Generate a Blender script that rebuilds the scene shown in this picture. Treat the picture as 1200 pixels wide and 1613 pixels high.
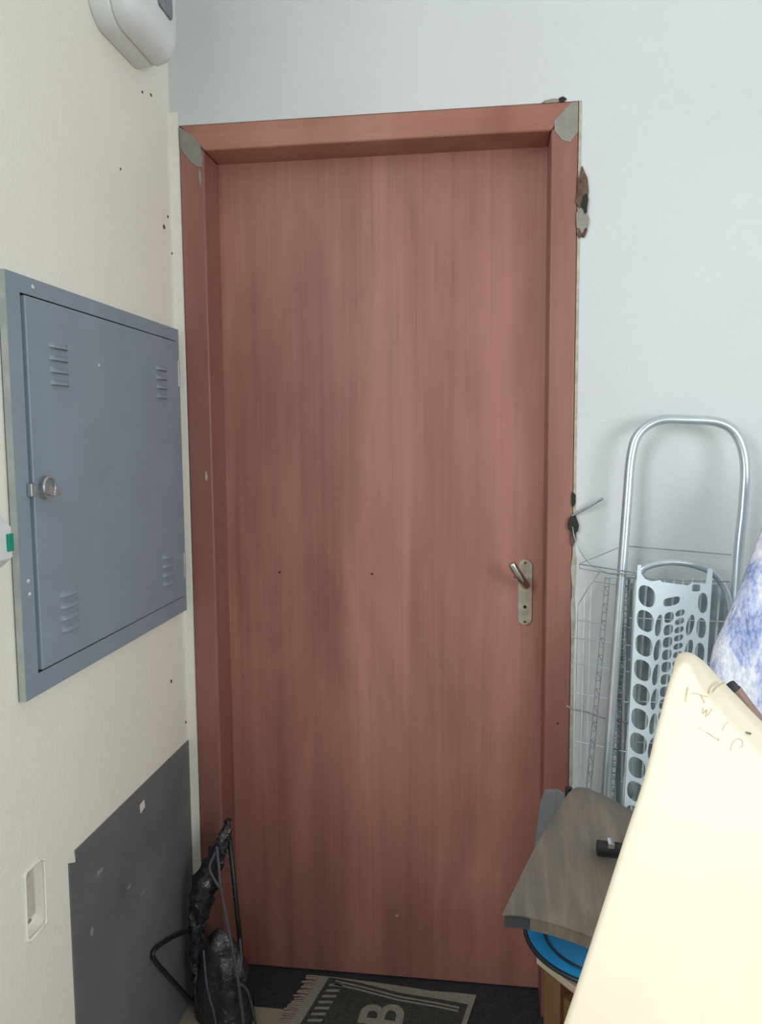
import bpy, bmesh, math, random
from mathutils import Vector, Matrix, noise as mnoise

random.seed(7)
scene = bpy.context.scene
for o in list(bpy.data.objects):
    bpy.data.objects.remove(o)
COL = scene.collection

# ------------------------------------------------------------------ camera
CAM_POS = Vector((0.7196, -1.8529, 1.4029))
YAW, PITCH, ROLL = 0.1322, 0.0928, -0.0077
FPX = 1241.2
f_ = Vector((-math.sin(YAW) * math.cos(PITCH), math.cos(YAW) * math.cos(PITCH), -math.sin(PITCH)))
r_ = f_.cross(Vector((0, 0, 1))).normalized()
u_ = r_.cross(f_)
r2 = r_ * math.cos(ROLL) + u_ * math.sin(ROLL)
u2 = -r_ * math.sin(ROLL) + u_ * math.cos(ROLL)
cam_data = bpy.data.cameras.new('camera')
cam = bpy.data.objects.new('camera', cam_data)
COL.objects.link(cam)
M = Matrix((r2, u2, -f_)).transposed().to_4x4()
M.translation = CAM_POS
cam.matrix_world = M
cam_data.sensor_fit = 'VERTICAL'
cam_data.sensor_height = 36.0
cam_data.lens = 36.0 * FPX / 1613.0
cam_data.clip_start = 0.02
scene.camera = cam

# ------------------------------------------------------------------ light and exposure
world = bpy.data.worlds.new('world')
scene.world = world
world.use_nodes = True
bg = world.node_tree.nodes['Background']
bg.inputs[0].default_value = (0.82, 0.90, 1.0, 1)
bg.inputs[1].default_value = 0.30


def area_light(name, loc, target, sx, sy, power, col):
    d = bpy.data.lights.new(name, 'AREA')
    d.shape = 'RECTANGLE'
    d.size, d.size_y = sx, sy
    d.energy = power
    d.color = col
    o = bpy.data.objects.new(name, d)
    COL.objects.link(o)
    o.location = loc
    o.rotation_euler = (Vector(target) - Vector(loc)).to_track_quat('-Z', 'Y').to_euler()
    return o


# daylight from the open side to the left, beyond the end of the left wall
area_light('window_daylight', (-0.50, -2.40, 2.10), (1.00, -0.1, 1.85), 1.0, 1.2, 42, (0.95, 0.985, 1.0))
# and from the open corner to the right behind the photographer, over the low walls added there
area_light('window_daylight_right', (2.40, -2.35, 1.60), (0.0, -0.60, 1.15), 1.4, 0.9, 32, (0.95, 0.985, 1.0))

scene.view_settings.view_transform = 'Standard'
scene.view_settings.look = 'None'
scene.view_settings.gamma = 1
scene.view_settings.use_curve_mapping = False
scene.view_settings.exposure = 0.0


# ------------------------------------------------------------------ material helpers
def lin(r, g, b):
    def c(v):
        v /= 255.0
        return v / 12.92 if v <= 0.04045 else ((v + 0.055) / 1.055) ** 2.4
    return (c(r), c(g), c(b), 1)


class NT:
    def __init__(self, name):
        self.m = bpy.data.materials.new(name)
        self.m.use_nodes = True
        self.t = self.m.node_tree
        self.b = self.t.nodes['Principled BSDF']
        self.tc = self.t.nodes.new('ShaderNodeTexCoord')

    def link(self, a, b):
        self.t.links.new(a, b)

    def mapping(self, scale=(1, 1, 1), rot=(0, 0, 0), loc=(0, 0, 0)):
        n = self.t.nodes.new('ShaderNodeMapping')
        n.inputs['Scale'].default_value = scale
        n.inputs['Rotation'].default_value = rot
        n.inputs['Location'].default_value = loc
        self.link(self.tc.outputs['Object'], n.inputs['Vector'])
        return n.outputs[0]

    def noise(self, vec, scale, detail=4, rough=0.55, dist=0.0):
        n = self.t.nodes.new('ShaderNodeTexNoise')
        n.inputs['Scale'].default_value = scale
        n.inputs['Detail'].default_value = detail
        n.inputs['Roughness'].default_value = rough
        n.inputs['Distortion'].default_value = dist
        if vec is not None:
            self.link(vec, n.inputs['Vector'])
        return n.outputs['Fac']

    def voronoi(self, vec, scale, feature='F1'):
        n = self.t.nodes.new('ShaderNodeTexVoronoi')
        n.feature = feature
        n.inputs['Scale'].default_value = scale
        self.link(vec, n.inputs['Vector'])
        return n.outputs['Distance']

    def ramp(self, fac, stops):
        n = self.t.nodes.new('ShaderNodeValToRGB')
        el = n.color_ramp.elements
        while len(el) < len(stops):
            el.new(0.5)
        for e, (p, c) in zip(el, stops):
            e.position = p
            e.color = c if len(c) == 4 else (*c, 1)
        self.link(fac, n.inputs[0])
        return n.outputs[0]

    def mix(self, fac, a, b, mode='MIX'):
        n = self.t.nodes.new('ShaderNodeMix')
        n.data_type = 'RGBA'
        n.blend_type = mode
        for sock, val in ((n.inputs[0], fac), (n.inputs[6], a), (n.inputs[7], b)):
            if hasattr(val, 'is_linked') or hasattr(val, 'links'):
                self.link(val, sock)
            else:
                sock.default_value = val
        return n.outputs[2]

    def bump(self, h, strength=0.2, dist=0.002):
        n = self.t.nodes.new('ShaderNodeBump')
        n.inputs['Strength'].default_value = strength
        n.inputs['Distance'].default_value = dist
        self.link(h, n.inputs['Height'])
        self.link(n.outputs[0], self.b.inputs['Normal'])

    def set(self, color=None, rough=None, metal=None, spec=None):
        for key, val in (('Base Color', color), ('Roughness', rough), ('Metallic', metal), ('Specular IOR Level', spec)):
            if val is None:
                continue
            s = self.b.inputs[key]
            if hasattr(val, 'links'):
                self.link(val, s)
            else:
                s.default_value = val
        return self.m


def plain(name, col, rough=0.5, metal=0.0, var=0.12, scale=30, bump=0.0, bscale=200):
    n = NT(name)
    v = n.mapping()
    a = tuple(c * (1 - var) for c in col[:3]) + (1,)
    b = tuple(min(1, c * (1 + var)) for c in col[:3]) + (1,)
    c = n.ramp(n.noise(v, scale), [(0.3, a), (0.7, b)])
    if bump:
        n.bump(n.noise(v, bscale, 3), bump, 0.001)
    return n.set(c, rough, metal)


def wall_mat(name, col, stain):
    n = NT(name)
    v = n.mapping()
    base = n.ramp(n.noise(v, 2.2, 5), [(0.25, stain), (0.65, col)])
    n.bump(n.noise(v, 120, 3, 0.6), 0.6, 0.0022)
    return n.set(base, 0.75, 0, 0.25)


def wood_mat(name, dark, mid, light, rough=0.42, axis='z', off=0.0, grain=1.0):
    n = NT(name)
    sc = {'z': (9, 9, 0.55), 'x': (0.55, 9, 9), 'y': (9, 0.55, 9)}[axis]
    v = n.mapping(sc, loc=(off, off * 1.7, off * 0.3))
    v2 = n.mapping(tuple(s * 6 if s > 1 else s * 0.8 for s in sc), loc=(off, off, off))
    v3 = n.mapping((1.6, 1, 0.42), loc=(off, 0, off))
    g1 = n.noise(v, 1.6, 7, 0.6, 0.4)
    g2 = n.noise(v2, 2.2, 5, 0.65)
    bl = n.noise(v3, 2.6, 4, 0.55, 0.6)
    c = n.ramp(g1, [(0.22, dark), (0.5, mid), (0.8, light)])
    c = n.mix(0.20 * grain, c, n.ramp(g2, [(0.32, dark), (0.62, light)]))
    c = n.mix(0.50, c, n.ramp(bl, [(0.3, dark), (0.7, light)]))
    n.bump(g2, 0.12, 0.001)
    return n.set(c, rough, 0, 0.4)


MAT = {}
MAT['wall'] = wall_mat('plaster_white', (0.665, 0.70, 0.712, 1), (0.62, 0.65, 0.652, 1))
MAT['cream_wall'] = wall_mat('plaster_cream', (0.86, 0.84, 0.765, 1), (0.82, 0.79, 0.70, 1))
MAT['ceiling'] = plain('ceiling_paint', (0.8, 0.8, 0.78, 1), 0.8, var=0.03)
MAT['tile'] = plain('beige_tile', (0.33, 0.30, 0.225, 1), 0.4, var=0.12, scale=12)
MAT['granite'] = plain('dark_granite', (0.028, 0.034, 0.040, 1), 0.45, var=0.5, scale=140)
MAT['door_wood'] = wood_mat('door_veneer', (0.18, 0.070, 0.055, 1), (0.39, 0.165, 0.128, 1), (0.58, 0.285, 0.23, 1))
MAT['frame_wood'] = wood_mat('frame_wood', (0.18, 0.072, 0.060, 1), (0.285, 0.122, 0.098, 1), (0.40, 0.19, 0.15, 1), 0.4, 'z', 3.1, 0.7)
MAT['head_wood'] = wood_mat('frame_head_wood', (0.22, 0.085, 0.06, 1), (0.36, 0.15, 0.105, 1), (0.48, 0.235, 0.165, 1), 0.4, 'x', 1.3, 0.7)
MAT['filler'] = plain('grey_filler', (0.27, 0.26, 0.225, 1), 0.7, var=0.12, scale=40, bump=0.2)
MAT['chip'] = plain('raw_plaster_chip', (0.12, 0.075, 0.055, 1), 0.9, var=0.5, scale=90, bump=0.6)
MAT['speck'] = plain('dark_speck', (0.03, 0.025, 0.02, 1), 0.9)
MAT['caulk'] = plain('old_caulk', (0.46, 0.42, 0.34, 1), 0.8, var=0.3, scale=40)


# ------------------------------------------------------------------ geometry helpers
def finish(name, bm, mat, parent=None, smooth=False, bevel=0.0, seg=2, solid=0.0):
    bmesh.ops.recalc_face_normals(bm, faces=bm.faces[:])
    me = bpy.data.meshes.new(name)
    bm.to_mesh(me)
    bm.free()
    o = bpy.data.objects.new(name, me)
    COL.objects.link(o)
    if mat is not None:
        me.materials.append(MAT[mat] if isinstance(mat, str) else mat)
    if smooth:
        for p in me.polygons:
            p.use_smooth = True
    if solid:
        m = o.modifiers.new('solid', 'SOLIDIFY')
        m.thickness = solid
        m.offset = 0
    if bevel:
        m = o.modifiers.new('bevel', 'BEVEL')
        m.width = bevel
        m.segments = seg
        m.limit_method = 'ANGLE'
        m.angle_limit = math.radians(35)
        for p in me.polygons:
            p.use_smooth = True
        w = o.modifiers.new('wn', 'WEIGHTED_NORMAL')
        w.keep_sharp = True
    if parent is not None:
        o.parent = parent
        o.matrix_parent_inverse = Matrix.Translation(-parent.location) if parent.type == 'EMPTY' else Matrix.Identity(4)
    return o


def tag(o, label=None, cat=None, group=None, kind=None):
    if label:
        o['label'] = label
    if cat:
        o['category'] = cat
    if group:
        o['group'] = group
    if kind:
        o['kind'] = kind
    return o


def thing(name, loc, label, cat, kind=None, group=None):
    o = bpy.data.objects.new(name, None)
    COL.objects.link(o)
    o.location = loc
    o.empty_display_size = 0.05
    bpy.context.view_layer.update()
    return tag(o, label, cat, group, kind)


def box(bm, x0, x1, y0, y1, z0, z1):
    v = [bm.verts.new((x, y, z)) for x in (x0, x1) for y in (y0, y1) for z in (z0, z1)]
    for f in ((0, 1, 3, 2), (4, 6, 7, 5), (0, 4, 5, 1), (2, 3, 7, 6), (0, 2, 6, 4), (1, 5, 7, 3)):
        bm.faces.new([v[i] for i in f])
    return v


def boxes(*bs):
    bm = bmesh.new()
    for b in bs:
        box(bm, *b)
    return bm


def prism(pts, vec):
    """polygon (3d points) pushed along vec"""
    bm = bmesh.new()
    vec = Vector(vec)
    a = [bm.verts.new(p) for p in pts]
    b = [bm.verts.new(Vector(p) + vec) for p in pts]
    n = len(pts)
    bm.faces.new(a)
    bm.faces.new(b[::-1])
    for i in range(n):
        bm.faces.new((a[i], b[i], b[(i + 1) % n], a[(i + 1) % n]))
    return bm


def smooth_path(pts, sub=6, closed=False):
    pts = [Vector(p) for p in pts]
    n = len(pts)
    out = []
    rng = range(n) if closed else range(n - 1)
    for i in rng:
        if closed:
            p0, p1, p2, p3 = (pts[(i + k) % n] for k in (-1, 0, 1, 2))
        else:
            p0, p1, p2, p3 = pts[max(i - 1, 0)], pts[i], pts[i + 1], pts[min(i + 2, n - 1)]
        for k in range(sub):
            t = k / sub
            out.append(0.5 * ((2 * p1) + (p2 - p0) * t + (2 * p0 - 5 * p1 + 4 * p2 - p3) * t * t + (3 * p1 - p0 - 3 * p2 + p3) * t ** 3))
    if not closed:
        out.append(pts[-1])
    return out


def tube(pts, rad, seg=10, bm=None, cap=True):
    """sweep; rad is a number or a function of t in 0..1"""
    bm = bm or bmesh.new()
    pts = [Vector(p) for p in pts]
    rings = []
    n = len(pts)
    nor = None
    for i, p in enumerate(pts):
        d = (pts[min(i + 1, n - 1)] - pts[max(i - 1, 0)]).normalized()
        if nor is None:
            nor = d.orthogonal().normalized()
        nor = (nor - d * nor.dot(d)).normalized()
        bi = d.cross(nor)
        r = rad(i / (n - 1)) if callable(rad) else rad
        rings.append([bm.verts.new(p + (nor * math.cos(2 * math.pi * k / seg) + bi * math.sin(2 * math.pi * k / seg)) * r) for k in range(seg)])
    for a, b in zip(rings, rings[1:]):
        for k in range(seg):
            bm.faces.new((a[k], a[(k + 1) % seg], b[(k + 1) % seg], b[k]))
    if cap:
        bm.faces.new(rings[0][::-1])
        bm.faces.new(rings[-1])
    return bm


def wire(bm, a, b, r=0.0011, seg=5):
    tube([a, b], r, seg, bm)


def cylinder(bm, c, axis, r, h, seg=20, r2=None):
    c = Vector(c)
    axis = Vector(axis).normalized()
    tube([c, c + axis * h], (lambda t: r + ((r2 if r2 is not None else r) - r) * t), seg, bm)
    return bm


def rounded_rect(w, h, r, n=5, e=None):
    pts = []
    for cx, cy, a0 in ((w / 2 - r, h / 2 - r, 0), (-w / 2 + r, h / 2 - r, 90), (-w / 2 + r, -h / 2 + r, 180), (w / 2 - r, -h / 2 + r, 270)):
        for k in range(n + 1):
            a = math.radians(a0 + 90 * k / n)
            pts.append((cx + r * math.cos(a), cy + r * math.sin(a)))
    return pts


def loft(loops, capa=True, capb=True):
    bm = bmesh.new()
    rings = [[bm.verts.new(p) for p in lp] for lp in loops]
    n = len(rings[0])
    for a, b in zip(rings, rings[1:]):
        for k in range(n):
            bm.faces.new((a[k], a[(k + 1) % n], b[(k + 1) % n], b[k]))
    if capa:
        bm.faces.new(rings[0][::-1])
    if capb:
        bm.faces.new(rings[-1])
    return bm


def blob(cy, cz, ry, rz, n=12, jag=0.35, seed=1):
    rnd = random.Random(seed)
    return [(cy + ry * math.cos(2 * math.pi * k / n) * (1 + rnd.uniform(-jag, jag)), cz + rz * math.sin(2 * math.pi * k / n) * (1 + rnd.uniform(-jag, jag))) for k in range(n)]


def curve_fill(outer, holes, thick):
    """2D plate with holes in the local XY plane -> mesh"""
    cu = bpy.data.curves.new('tmp', 'CURVE')
    cu.dimensions = '2D'
    cu.fill_mode = 'BOTH'
    cu.extrude = thick / 2
    for lp in [outer] + holes:
        s = cu.splines.new('POLY')
        s.points.add(len(lp) - 1)
        for p, q in zip(s.points, lp):
            p.co = (q[0], q[1], 0, 1)
        s.use_cyclic_u = True
    o = bpy.data.objects.new('tmp', cu)
    COL.objects.link(o)
    dg = bpy.context.evaluated_depsgraph_get()
    me = bpy.data.meshes.new_from_object(o.evaluated_get(dg))
    bpy.data.objects.remove(o)
    bpy.data.curves.remove(cu)
    bm = bmesh.new()
    bm.from_mesh(me)
    bpy.data.meshes.remove(me)
    return bm


def text_mesh(body, size, thick):
    cu = bpy.data.curves.new('tmp', 'FONT')
    cu.body = body
    cu.size = size
    cu.extrude = thick / 2
    cu.offset = size * 0.02
    cu.align_x = 'CENTER'
    cu.align_y = 'CENTER'
    o = bpy.data.objects.new('tmp', cu)
    COL.objects.link(o)
    dg = bpy.context.evaluated_depsgraph_get()
    me = bpy.data.meshes.new_from_object(o.evaluated_get(dg))
    bpy.data.objects.remove(o)
    bpy.data.curves.remove(cu)
    bm = bmesh.new()
    bm.from_mesh(me)
    bpy.data.meshes.remove(me)
    return bm


# ================================================================== the setting
FZ = -0.02          # floor height
WX = -0.022         # face of the left wall
CEIL = 2.78
DW, DH = 0.92, 2.14  # outer size of the door frame
RX = 2.5

fl = finish('floor', boxes((WX - 0.12, RX + 0.12, -2.6, 0.15, FZ - 0.1, FZ)), 'tile')
tag(fl, kind='structure')
tag(finish('trim_1', boxes((WX, DW, -0.050, 0.135, FZ, FZ + 0.002)), 'granite'), kind='structure')
tag(finish('ceiling', boxes((WX - 0.12, RX + 0.12, -2.6, 0.15, CEIL, CEIL + 0.1)), 'ceiling'), kind='structure')
wb = finish('wall_back', boxes((WX, 0.0, 0, 0.15, FZ, CEIL), (0.0, DW, 0, 0.15, DH, CEIL), (DW, RX, 0, 0.15, FZ, CEIL)), 'wall')
tag(wb, kind='structure')
tag(finish('wall_right', boxes((RX, RX + 0.12, -1.05, 0.15, FZ, CEIL), (RX, RX + 0.12, -2.6, -1.05, FZ, 0.85)), 'cream_wall'), kind='structure')

# left wall with the old recess left in its face
HY0, HY1, HZ0, HZ1 = -0.717, -0.664, 0.585, 0.700
bm = bmesh.new()
ys = [-1.45, HY0, HY1, 0.15]
zs = [FZ, HZ0, HZ1, CEIL]
g = [[bm.verts.new((WX, y, z)) for z in zs] for y in ys]
for i in range(3):
    for j in range(3):
        if i == 1 and j == 1:
            continue
        bm.faces.new((g[i][j], g[i + 1][j], g[i + 1][j + 1], g[i][j + 1]))
ring = [g[1][1], g[2][1], g[2][2], g[1][2]]
inn = [bm.verts.new((WX - 0.016, v.co.y + (0.004 if v.co.y < -0.69 else -0.004), v.co.z + (0.005 if v.co.z < 0.64 else -0.005))) for v in ring]
for k in range(4):
    bm.faces.new((ring[k], ring[(k + 1) % 4], inn[(k + 1) % 4], inn[k]))
bm.faces.new(inn)
bk = [bm.verts.new((WX - 0.12, y, z)) for y in (-1.45, 0.15) for z in (FZ, CEIL)]
bm.faces.new((bk[0], bk[1], bk[3], bk[2]))
bm.faces.new((g[0][0], g[0][1], g[0][2], g[0][3], bk[1], bk[0]))
bm.faces.new((g[3][0], g[3][1], g[3][2], g[3][3], bk[3], bk[2]))
bm.faces.new((g[0][3], g[1][3], g[2][3], g[3][3], bk[3], bk[1]))
bm.faces.new((g[0][0], g[1][0], g[2][0], g[3][0], bk[2], bk[0]))
wl = finish('wall_left', bm, 'cream_wall')
tag(wl, kind='structure')
# unseen breast-high walls added behind the camera to keep low daylight off the door
tag(finish('added_wall_front', boxes((WX - 0.12, RX + 0.12, -2.72, -2.6, FZ, 1.15)), 'cream_wall'), kind='structure')
tag(finish('added_parapet', boxes((WX - 0.12, WX, -2.6, -1.45, FZ, 1.15)), 'cream_wall'), kind='structure')
MAT['old_plate'] = plain('old_plate_plastic', (0.56, 0.51, 0.47, 1), 0.7, 0, 0.1, 60)
finish('recess_plate', boxes((WX - 0.0158, WX - 0.010, HY0 + 0.006, HY1 - 0.010, HZ0 + 0.022, HZ1 - 0.007)), 'old_plate', wl, bevel=0.002)
rl = rounded_rect(HY1 - HY0 + 0.003, HZ1 - HZ0 + 0.004, 0.008, 4)
rp = [(WX + 0.0005 + 0.001 * math.sin(k * 2.3), (HY0 + HY1) / 2 + a, (HZ0 + HZ1) / 2 + b) for k, (a, b) in enumerate(rl + rl[:1])]
finish('dirt', prism([(WX - 0.0155, a, b) for a, b in blob(-0.692, HZ0 + 0.016, 0.012, 0.004, 10, 0.3, 8)], (0.002, 0, 0)), MAT['filler'], wl)
finish('recess_lip', tube(rp, lambda t: 0.0030 + 0.0010 * math.sin(t * 37), 8), 'cream_wall', wl, smooth=True)


def wall_speck(cy, cz, ry, rz, seed, mat='speck'):
    bm = prism([(WX, a, b) for a, b in blob(cy, cz, ry, rz, 9, 0.35, seed)], (0.0012, 0, 0))
    return finish('nail_mark', bm, 'chip', wl)


for k, (y, z, ry, rz) in enumerate([(-0.055, 1.896, 0.007, 0.008), (-0.030, 1.925, 0.006, 0.004), (-0.105, 2.168, 0.006, 0.004),
                                    (-0.150, 2.155, 0.005, 0.004), (-0.27, 1.955, 0.004, 0.003), (-0.012, 1.845, 0.004, 0.004),
                                    (-0.10, 0.83, 0.006, 0.006), (-0.018, 0.70, 0.006, 0.005)]):
    wall_speck(y, z, ry * 0.7, rz * 0.7, k)


def back_chip(cx, cz, rx, rz, seed, mat, d=0.004, jag=0.3):
    bm = prism([(a, 0.0, b) for a, b in blob(cx, cz, rx, rz, 12, jag, seed)], (0, -d, 0))
    return finish('plaster_chip', bm, mat, wb)


for k, (x, z, rx, rz, m, d) in enumerate([(0.928, 1.945, 0.012, 0.045, 'chip', 0.006), (0.935, 1.918, 0.008, 0.02, 'speck', 0.009),
                                          (0.930, 1.885, 0.012, 0.030, 'filler', 0.007), (0.929, 1.862, 0.010, 0.018, 'chip', 0.006),
                                          (0.884, 2.144, 0.008, 0.005, 'speck', 0.004), (0.862, 2.142, 0.022, 0.004, 'filler', 0.003),
                                          (0.921, 1.203, 0.010, 0.022, 'speck', 0.012), (0.920, 1.175, 0.007, 0.02, 'chip', 0.006),
                                          (0.920, 1.262, 0.006, 0.015, 'speck', 0.006), (0.923, 1.10, 0.005, 0.05, 'caulk', 0.004),
                                          (0.923, 0.98, 0.005, 0.06, 'caulk', 0.004)]):
    back_chip(x, z, rx, rz, k + 20, m, d)
tag(finish('trim_2', boxes((DW, DW + 0.006, -0.002, 0.01, FZ, DH)), 'caulk'), kind='structure')
tag(finish('trim_3', boxes((WX, -0.0015, -0.003, 0.0, FZ, DH + 0.03)), 'cream_wall'), kind='structure')

# ------------------------------------------------------------------ the door
FW = 0.060
LEAF_Y = 0.098
door = thing('door_1', (DW / 2, 0.05, FZ), 'reddish-brown wooden door in its recessed wooden frame', 'door', 'structure')
finish('door_leaf', boxes((0.05, DW - 0.05, LEAF_Y, LEAF_Y + 0.035, FZ + 0.004, 2.10)), 'door_wood', door, bevel=0.002)
# jambs and head meet in a mitre
for side in (0, 1):
    xo, xi = (0.0, FW) if side == 0 else (DW, DW - FW)
    bm = prism([(xo, -0.002, FZ), (xi, -0.002, FZ), (xi, -0.002, DH - FW), (xo, -0.002, DH)], (0, 0.14, 0))
    finish('frame_jamb', bm, 'frame_wood', door, bevel=0.005, seg=3)
finish('frame_head', prism([(0.0, -0.002, DH), (FW, -0.002, DH - FW), (DW - FW, -0.002, DH - FW), (DW, -0.002, DH)], (0, 0.14, 0)), 'head_wood', door, bevel=0.005, seg=3)
# grey filler smeared over the mitres
fy = -0.0035
fil = [[(0.002, DH - 0.004), (0.030, DH - 0.022), (0.052, DH - 0.045), (0.056, DH - 0.075), (0.055, DH - 0.098), (0.040, DH - 0.095), (0.020, DH - 0.075), (0.004, DH - 0.052)],
       [(DW - 0.002, DH - 0.003), (DW - 0.016, DH - 0.004), (DW - 0.053, DH - 0.040), (DW - 0.052, DH - 0.062), (DW - 0.036, DH - 0.082), (DW - 0.018, DH - 0.088), (DW - 0.002, DH - 0.066)]]
for p in fil:
    tag(finish('filler_patch', prism([(x, fy, z) for x, z in p], (0, 0.003, 0)), 'filler', door), label='grey filler smeared over the corner joint')
finish('filler_patch', prism([(x, fy, z) for x, z in blob(0.050, 2.02, 0.004, 0.018, 10, 0.3, 4)], (0, 0.003, 0)), 'filler', door)

MAT['brass'] = plain('worn_plate_metal', (0.56, 0.52, 0.44, 1), 0.38, 0.75, 0.18, 50)
MAT['chrome'] = plain('chrome_lever', (0.78, 0.77, 0.76, 1), 0.16, 1.0, 0.05, 30)
MAT['hole'] = plain('keyhole_black', (0.004, 0.004, 0.004, 1), 0.8)
PX, PZ = 0.8175, 1.0225
rr = rounded_rect(0.036, 0.165, 0.0175, 6)
plate = finish('handle_plate', loft([[(PX + x, LEAF_Y, PZ + z) for x, z in rr], [(PX + x, LEAF_Y - 0.003, PZ + z) for x, z in rr], [(PX + x * 0.93, LEAF_Y - 0.0045, PZ + z * 0.985) for x, z in rr]]), 'brass', door)
tag(plate, label='worn metal escutcheon plate with keyhole')
cylinder(bm := bmesh.new(), (PX, LEAF_Y - 0.0043, 0.986), (0, -1, 0), 0.0042, 0.0006, 14)
finish('keyhole', bm, 'hole', plate)
for z in (1.096, 0.949):
    finish('screw', cylinder(bmesh.new(), (PX, LEAF_Y - 0.004, z), (0, -1, 0), 0.0032, 0.0016, 10), 'chip', plate)
piv = Vector((PX + 0.001, LEAF_Y - 0.004, 1.046))
pth = smooth_path([piv, piv + Vector((0, -0.018, 0)), piv + Vector((-0.002, -0.036, 0.002)), piv + Vector((-0.012, -0.052, 0.018)), piv + Vector((-0.026, -0.060, 0.040)), piv + Vector((-0.036, -0.063, 0.058))], 5)
lev = finish('lever', tube(pth, lambda t: 0.0110 if t < 0.4 else 0.0110 - 0.002 * (t - 0.4), 12), 'chrome', plate, smooth=True)
# small marks on the leaf and jamb
MAT['knot'] = plain('dark_wood_mark', (0.07, 0.02, 0.015, 1), 0.6)
MAT['scratch'] = plain('pale_scratch', (0.55, 0.40, 0.33, 1), 0.6)
for k, (x, z) in enumerate([(0.196, 1.063), (0.436, 1.062), (0.793, 1.060)]):
    finish('old_screw_hole', prism([(a, LEAF_Y - 0.0006, b) for a, b in blob(x, z, 0.004, 0.003, 9, 0.3, k)], (0, 0.002, 0)), 'knot', door)
finish('old_screw_hole', prism([(a, -0.0026, b) for a, b in blob(DW - 0.028, 0.728, 0.003, 0.003, 9, 0.2, 9)], (0, 0.002, 0)), 'knot', door)
finish('scratch', prism([(a, LEAF_Y - 0.0006, b) for a, b in blob(0.494, 0.155, 0.004, 0.0035, 8, 0.3, 5)], (0, 0.002, 0)), 'scratch', door)
finish('scratch', prism([(a, -0.0026, b) for a, b in blob(0.044, 1.315, 0.003, 0.012, 8, 0.3, 6)], (0, 0.002, 0)), 'scratch', door)

# ================================================================== cabinet in the left wall
MAT['steel_grey'] = plain('grey_enamel', (0.25, 0.315, 0.38, 1), 0.40, 0.0, 0.06, 8, 0.08, 260)
MAT['zinc'] = plain('dull_zinc', (0.42, 0.44, 0.46, 1), 0.35, 0.6, 0.15, 60)
MAT['white_chip'] = plain('paint_chip', (0.75, 0.75, 0.72, 1), 0.6)
CX = -0.008
cy0, cy1, cz0, cz1 = -0.709, -0.022, 0.987, 1.665
dy0, dy1, dz0, dz1 = -0.665, -0.044, 1.026, 1.634
cab = thing('metal_cabinet', (WX, (cy0 + cy1) / 2, cz0), 'grey painted metal utility cabinet with louvred door set in the left wall', 'cabinet')
finish('frame', curve_fill([(cy0, cz0), (cy1, cz0), (cy1, cz1), (cy0, cz1)], [[(dy0 - 0.007, dz0 - 0.003), (dy1 + 0.003, dz0 - 0.003), (dy1 + 0.003, dz1 + 0.003), (dy0 - 0.007, dz1 + 0.003)]], 0.0139), 'steel_grey', cab)
fr = cab.children[0]
fr.matrix_parent_inverse = Matrix.Identity(4)
fr.parent = None
for v in fr.data.vertices:
    a, b, c = v.co
    v.co = (c * 0.8 + (WX + CX) / 2 + 0.0014 - cab.location.x, a - cab.location.y, b - cab.location.z)
fr.data.flip_normals()
bmm = bmesh.new(); bmm.from_mesh(fr.data); bmesh.ops.recalc_face_normals(bmm, faces=bmm.faces[:]); bmm.to_mesh(fr.data); bmm.free()
fr.parent = cab
fr.matrix_parent_inverse = Matrix.Identity(4)
MAT['lit_edge'] = plain('lit_edge_paint', (0.40, 0.44, 0.42, 1), 0.5, 0, 0.15, 30)  # paler than the enamel: light falling on the near side, put into the colour
tag(finish('near_edge', boxes((WX + 0.003, CX, cy0 - 0.0015, cy0, cz0, cz1)), 'lit_edge', cab), label='near edge of the cabinet frame, window light painted on as a paler grey')
finish('back_panel', boxes((WX, WX + 0.002, dy0 - 0.007, dy1 + 0.003, dz0 - 0.003, dz1 + 0.003)), 'hole', cab)
cdoor = finish('cabinet_door', boxes((WX + 0.003, CX + 0.004, dy0, dy1, dz0, dz1)), 'steel_grey', cab, bevel=0.0025, seg=3)


def louver_mesh():
    bm = bmesh.new()
    ny, nt = 12, 6
    L, H, D = 0.029, 0.010, 0.0065
    g = []
    for i in range(ny + 1):
        s = -1 + 2 * i / ny
        row = []
        for j in range(nt + 1):
            t = j / nt
            row.append(bm.verts.new((D * math.sqrt(max(0, 1 - abs(s) ** 3)) * math.sin(t * math.pi / 2), s * L, H * (1 - t))))
        g.append(row)
    for i in range(ny):
        for j in range(nt):
            bm.faces.new((g[i][j], g[i + 1][j], g[i + 1][j + 1], g[i][j + 1]))
    b0 = [bm.verts.new((0, -L + 2 * L * i / ny, 0.001)) for i in range(ny + 1)]
    for i in range(ny):
        f = bm.faces.new((g[i][nt], g[i + 1][nt], b0[i + 1], b0[i]))
        f.material_index = 1
    bmesh.ops.remove_doubles(bm, verts=bm.verts[:], dist=1e-6)
    return bm


lo = finish('louver', louver_mesh(), 'steel_grey', cdoor, smooth=True)
lo.data.materials.append(MAT['hole'])
first = True
for gy in (-0.572, -0.139):
    for gz in (1.565, 1.140):
        for k in range(4):
            o = lo if first else lo.copy()
            if not first:
                COL.objects.link(o)
            first = False
            o.parent = cdoor
            o.matrix_parent_inverse = Matrix.Identity(4)
            o.location = (CX + 0.004, gy, gz - 0.0205 * k - 0.006)
for p in cdoor.children:
    # children of the door live in the door's own (world-aligned) space
    p.location = Vector(p.location)
for hz in (1.560, 1.102):
    h = finish('hinge', cylinder(bmesh.new(), (CX + 0.004, -0.041, hz - 0.03), (0, 0, 1), 0.0042, 0.06, 10), 'zinc', cab, smooth=False)
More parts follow.
